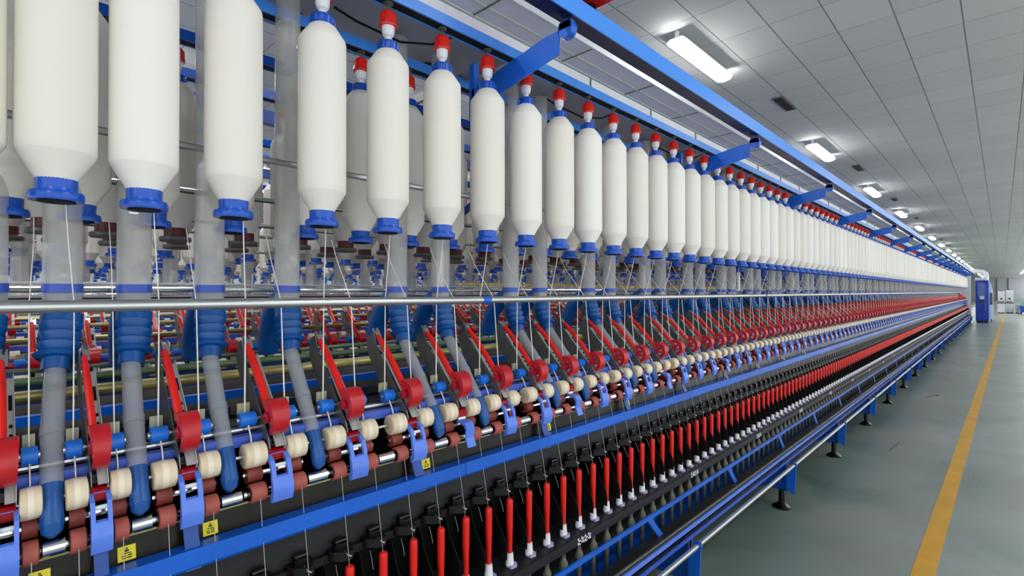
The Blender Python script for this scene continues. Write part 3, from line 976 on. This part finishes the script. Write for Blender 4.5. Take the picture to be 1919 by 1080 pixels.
# ------------------------------------------------------------------ spindles
DS = .925
SP0 = .8735
def spindle_proto():
    c = SP0; o = P(DS, c, -.716)
    red = MB().lathe([(.0066, -.680), (.0070, -.66), (.0086, -.60), (.0089, -.56), (.0089, -.546), (.0078, -.5405), (.0045, -.5385), (.0030, -.5395)], P(DS, c, 0), seg=20)
    whi = MB().lathe([(.0112, -.710), (.0105, -.70), (.0090, -.679), (.006, -.678)], P(DS, c, 0), seg=20)
    lat = MB().slab([(DS - .013, c - .008), (DS - .016, c + .010), (DS - .011, c + .017), (DS + .004, c + .017), (DS + .006, c - .008)], -.7155, -.7075)
    bol = MB().lathe([(.0045, -.925), (.0062, -.90), (.0075, -.83), (.0075, -.815), (.013, -.805), (.014, -.795), (.011, -.786), (.0075, -.780), (.0065, -.772), (.0065, -.762), (.0045, -.755), (.0045, -.746)], P(DS, c, 0), seg=16)
    return Proto('spindle', 'spindle', 'spindles with red tubes on the black rail', o,
                 [('red_tube', red, 'red', []), ('white_base', whi, 'white', []), ('latch', lat, 'lilac', []), ('bolster', bol, 'olive_grey', [])])
spi = spindle_proto()
def guide_proto():
    c = SP0; o = P(.975, c, -.53)
    # lappet: rounded black wedge reaching out over the spindle
    g = MB().slab([(.978, c - .026), (.955, c - .028), (.936, c - .010), (.930, c + .002), (.934, c + .012), (.952, c + .018), (.978, c + .024)], -.532, -.514)
    g.slab([(.976, c - .014), (.958, c - .014), (.948, c - .004), (.95, c + .008), (.976, c + .014)], -.514, -.503)
    g.rod(P(.962, c - .014, -.502), P(.962, c + .010, -.502), .006, 10)
    hook = MB().tube([P(.940, c - .004, -.514), P(.930, c - .003, -.518), P(.926, c + .003, -.522), P(.930, c + .008, -.523), P(.936, c + .006, -.522)], .0014, 6)
    sh = .0375
    sep = MB().prism([(1.0, -.533), (.962, -.533), (.948, -.548), (.942, -.570), (.930, -.590), (.912, -.612), (.902, -.630), (.898, -.648), (.898, -.676), (1.0, -.676)], c - sh - .0008, c - sh + .0008)
    wire = MB().tube([P(.940, c - .022, -.535), P(.930, c - .024, -.548), P(.924, c - .024, -.566)], .0009, 5)
    return Proto('yarn_guide', 'yarn guide', 'black yarn guides with separator plates above the spindles', o,
                 [('guide_block', g, 'black', []), ('guide_hook', hook, 'steel', []), ('separator', sep, 'black_matt', []), ('spring_wire', wire, 'plate_dark', [])])
gui = guide_proto()
def strand_things():
    c = .4985
    up = MB().tube([P(.985, .476, .128), P(1.0, .482, .08), P(1.040, c, -.02), P(1.042, c, -.232)], [.0010, .0011, .0012, .0016], 6)
    sh = MB().tube([P(1.022, c, -.252), P(1.011, c, -.268), P(1.004, c, -.284)], .0016, 6)
    a = Proto('roving_strand', 'roving strand', 'white roving strands running from bobbins to drafting rollers', P(.945, c, -.03), [('strand', up, 'yarn', []), ('drafted_end', sh, 'yarn', [])])
    c2 = .5735
    up2 = MB().tube([P(1.19, .590, .128), P(1.16, .588, .08), P(1.062, c2, -.02), P(1.042, c2, -.232)], [.0010, .0011, .0012, .0016], 6)
    sh2 = MB().tube([P(1.022, c2, -.252), P(1.011, c2, -.268), P(1.004, c2, -.284)], .0016, 6)
    b = Proto('roving_strand', 'roving strand', 'white roving strands running from bobbins to drafting rollers', P(.945, c2, -.03), [('strand', up2, 'yarn', []), ('drafted_end', sh2, 'yarn', [])])
    y = MB().tube([P(.9605, SP0, -.372), P(.930, SP0, -.521)], .0006, 5)
    y.tube([P(.930, SP0, -.521), P(.927, SP0, -.541)], .0005, 4)
    yy = Proto('spun_yarn', 'spun yarn', 'fine yarns from the front rollers down to the guides', P(.94, SP0, -.45), [('yarn', y, 'yarn_thin', [])])
    return a, b, yy
sA, sB, yn = strand_things()
for k in range(-4, 146):
    sn = .461 + PITCH * k
    f = local(sn + .04)
    i = k + 5
    for pr, off, wh in ((sA, .0375, 'front-row'), (sB, .1125, 'second-row')):
        s = warp(sn + PITCH / 2) + (off - .075) * f
        base = .4985 if pr is sA else .5735
        lb = ('white roving strand hanging from the %s %s bobbin from the left' % (ordinal(i), wh) if k < 30
              else 'hair-thin distant %s roving strand between bobbins and red arms' % wh)
        pr.place(s - base, 0, lb, detailed=False, sy=f)
kk = 0
stuff_sp = []; stuff_g = []
j = 0
SEQ = []
for k in range(-6, KMAX + 1):
    sn = AC + PITCH * k
    f = local(sn)
    for sg in (-1, 1):
        SEQ.append((warp(sn) + sg * .0375 * f, f))
SEQ = [q for q in SEQ if q[0] > -.35]
for j, (s, f) in enumerate(SEQ):
    i = j + 1
    sp = s
    if j < 300:
        lb = 'red-topped spindle with white foot on the black rail, %s from the left' % ordinal(i) if i <= 60 else 'small distant red spindle in the merged red line far along the rail'
        spi.place(sp - SP0, 0, lb, detailed=j < 54)
        lb = 'glossy black yarn guide and separator plate, %s from the left' % ordinal(i) if i <= 60 else 'small distant black yarn guide far along the spindle line'
        gui.place(sp - SP0, 0, lb, detailed=j < 50)
        lb = 'fine vertical yarn dropping to the %s yarn guide from the left' % ordinal(i) if i <= 60 else 'hair-thin distant yarn above the far spindles'
        yn.place(sp - SP0, 0, lb, detailed=False)
    else:
        stuff_sp.append((0, sp - SP0, 1))
spi.stuff(stuff_sp, 'farthest spindles merging into a red line at the end of the frame', 'spindles')
gui.stuff(stuff_sp, 'farthest black yarn guides at the end of the frame', 'yarn guides')

# ------------------------------------------------------------------ frames behind
for j, (dd, nm) in enumerate(((1.35, 'second'), (2.35, 'third'), (3.4, 'fourth'), (4.4, 'fifth'), (5.6, 'sixth'))):
    f2 = root('spinning_frame', P(1.25 + dd, -2, -H), '%s spinning frame of the hall, seen through gaps behind the front creel' % nm, 'spinning frame', 'spinning frames standing behind the front one')
    a, b = -2, 24
    if j == 0: SECOND = f2
    for d in (.97, 1.22):
        solid('creel_rail', MB().prism(rail_profile(d + dd, .637), a, b), 'blue_paint', f2)
    solid('cleaner_rail', MB().box(dd + .74, dd + .78, a, b, .67, .72), 'deep_blue', f2)
    solid('yarn_bar', MB().rod(P(.935 + dd, a, -.02), P(.935 + dd, b, -.02), .008, 10), 'steel', f2)
    solid('guide_bar', MB().rod(P(1.1 + dd, a, .03), P(1.1 + dd, b, .03), .006, 8).rod(P(1.0 + dd, a, -.06), P(1.0 + dd, b, -.06), .006, 8), 'white', f2)
    solid('creel_bar', MB().rod(P(1.08 + dd, a, .25), P(1.08 + dd, b, .25), .007, 8), 'steel', f2)
    solid('rear_tube', MB().rod(P(1.20 + dd, a, -.18), P(1.2 + dd, b, -.18), .011, 10), 'gold', f2)
    solid('front_beam', MB().box(1.01 + dd, 1.04 + dd, a, b, -.29, -.26), 'beam_blue', f2)
    solid('roller_line', MB().rod(P(.98 + dd, a, -.35), P(.98 + dd, b, -.35), .018, 10), 'red_dark', f2)
    solid('front_strip', MB().box(.945 + dd, .98 + dd, a, b, -.46, -.41), 'blue_paint', f2)
    solid('body', MB().box(.98 + dd, 1.3 + dd, a, b, -H + .1, -.41), 'black_matt', f2)
    tk = MB()
    for k in range(0, 100):
        s = -1.6 + k * .22
        tk.rod(P(1.05 + dd, s, -.1), P(1.05 + dd, s, .08), .004, 5)
    tag(solid('pin', tk, 'white', f2), kind='stuff')
yl = MB()
for k in range(60):
    s = 1.7 + k * .075
    yl.box(2.0, 2.03, s, s + .045, .035, .046)
tag(solid('tube_clip', yl, 'yellow_plastic', SECOND), kind='stuff')

# ------------------------------------------------------------------ headstock cabinet at the far end
cab = root('control_cabinet', P(.53, 26.6, -H), 'tall blue control cabinet at the far end of the spinning frame', 'cabinet')
solid('body', MB().box(.72, .36, 26.0, 27.6, -1.10, .43), 'cabinet_blue', cab, bevel=.01)
solid('plinth', MB().box(.70, .38, 26.05, 27.55, -H, -1.10), 'black', cab)
dr = solid('door', MB().box(.70, .44, 25.985, 25.998, -1.04, .39), 'cabinet_blue', cab)
solid('window_panel', MB().box(.655, .47, 25.975, 25.984, -.18, .33), 'screen', dr)
solid('keypad', MB().box(.60, .48, 25.94, 25.984, -.28, -.16), 'cab_white', dr)
solid('handle', MB().box(.452, .444, 25.96, 25.984, -.75, .30), 'lilac', dr)
solid('diagonal_arm', MB().bar(P(.70, 25.96, -.47), P(.50, 25.96, -.33), .01, .02), 'maroon', dr)
solid('side_panel', MB().box(.359, .350, 26.02, 27.5, -1.05, .40), 'cabinet_light', cab)
solid('top_cover', MB().box(.74, .40, 26.05, 27.7, .43, .53), 'cab_white', cab)
solid('duct_elbow', MB().tube([P(.45, 27.3, .43), P(.44, 27.3, .60), P(.46, 27.3, .72), P(.54, 27.3, .79), P(.70, 27.3, .80), P(1.1, 27.3, .80)], .085, 18), 'duct_white', cab)
fc = root('filter_unit', P(.32, 27.3, -H), 'narrow white filter unit on a castor right behind the blue cabinet', 'filter unit')
solid('body', MB().prism([(.345, -1.08), (.345, .36), (.32, .34), (.26, .0), (.25, -1.08)], 27.0, 27.7), 'cab_white', fc)
solid('castor', MB().rod(P(.30, 27.05, -1.12), P(.28, 27.05, -1.12), .05, 14).box(.28, .32, 27.0, 27.1, -1.1, -1.07), 'black', fc)
solid('switch_box', MB().box(.33, .26, 26.98, 27.0, -.5, -.05), 'olive_grey', fc)

# white lab machines beyond
for (d0, d1, s0, lb, top) in ((.18, -.12, 38.0, 'white winding machine nearest the blue cabinet with screen and low cupboard', .03),
                              (-.14, -.46, 38.4, 'tall white machine cabinet between the two winding machines', .09)):
    mch = root('white_machine', P((d0 + d1) / 2, s0 + .4, -H), lb, 'machine', 'white machines at the end of the walkway')
    solid('base_cupboard', MB().box(d0, d1, s0, s0 + .8, -1.12, -.63), 'cab_white', mch, bevel=.01)
    solid('plinth', MB().box(d0 - .02, d1 + .02, s0 + .03, s0 + .78, -H, -1.12), 'black', mch)
    solid('worktop', MB().box(d0 + .03, d1 - .01, s0 - .03, s0 + .82, -.63, -.60), 'plate_dark', mch)
    solid('upper_cabinet', MB().box(d0 - .02, d1 + .01, s0 + .3, s0 + .8, -.60, top), 'cab_white', mch, bevel=.01)
    kn = MB()
    for i in range(4):
        kn.box(d0 - .05 - i * .06, d0 - .085 - i * .06, s0 + .1, s0 + .2, -.60, -.5 - .03 * (i % 2))
    solid('fitting', kn, 'olive_grey', mch)
    solid('screen', MB().box(d0 - .12, d0 - .2, s0 + .28, s0 + .3, -.42, -.34), 'charcoal', mch)
    solid('lamp_cap', MB().box((d0 + d1) / 2 - .02, (d0 + d1) / 2 + .02, s0 + .5, s0 + .55, top, top + .06), 'olive_grey', mch)
gm = root('grey_cupboard', P(-.6, 38.5, -H), 'low grey cupboard beside the green-heaped blue trolley', 'cupboard')
solid('body', MB().box(-.52, -.68, 38.2, 38.8, -1.12, -.7), 'duct', gm)
solid('plinth', MB().box(-.54, -.66, 38.25, 38.75, -H, -1.12), 'black', gm)
bt = root('blue_trolley', P(-.8, 37.8, -H), 'blue trolley loaded with a pale green heap at the right edge', 'trolley')
solid('bin', MB().prism([(-.66, -.75), (-.70, -1.08), (-1.0, -1.08), (-1.0, -.75)], 37.5, 38.1), 'cabinet_blue', bt)
hp = MB().lathe([(.19, -.75), (.17, -.66), (.11, -.58), (.04, -.54)], P(-.82, 37.8, 0), seg=14)
for v in hp.v: v += Vector((random.uniform(-.02, .02), random.uniform(-.02, .02), random.uniform(-.01, .02)))
solid('load', hp, 'green', bt)
solid('wheel', MB().rod(P(-.72, 37.5, -1.12), P(-.72, 37.54, -1.12), .05, 12).rod(P(-.95, 37.5, -1.12), P(-.95, 37.54, -1.12), .05, 12), 'black', bt)
dp = MB().box(-.02, .0, 102.9, 103, -H, CH)
tag(solid('trim_1', MB().box(.50, .56, 102.85, 103, -H, CH), 'plate_dark', origin=(0, 0, 0)), kind='structure')
tag(solid('trim_2', MB().box(-.7, -.64, 102.85, 103, -H, CH), 'plate_dark', origin=(0, 0, 0)), kind='structure')

# scraps on the floor beside the machine
tw = MB().tube([P(.60, 4.62, -H + .004), P(.585, 4.75, -H + .006), P(.575, 4.9, -H + .004)], .003, 6)
tag(solid('cotton_twig', tw, 'charcoal'), 'thin dark stick lying on the floor beside the frame', 'stick')
th = MB().tube([P(.60, 7.2, -H + .003), P(.57, 7.3, -H + .003), P(.55, 7.45, -H + .003), P(.52, 7.43, -H + .003)], .004, 6)
tag(solid('thread_scrap', th, 'maroon'), 'curled brown thread scrap on the floor by a machine foot', 'thread scrap')

# ------------------------------------------------------------------ working units -> metres
for o in list(SC.objects):
    if 'org' in o: del o['org']
    if o.parent is None and o.type != 'CAMERA':
        o.location = o.location * S
        o.scale = (o.scale[0] * S, o.scale[1] * S, o.scale[2] * S)
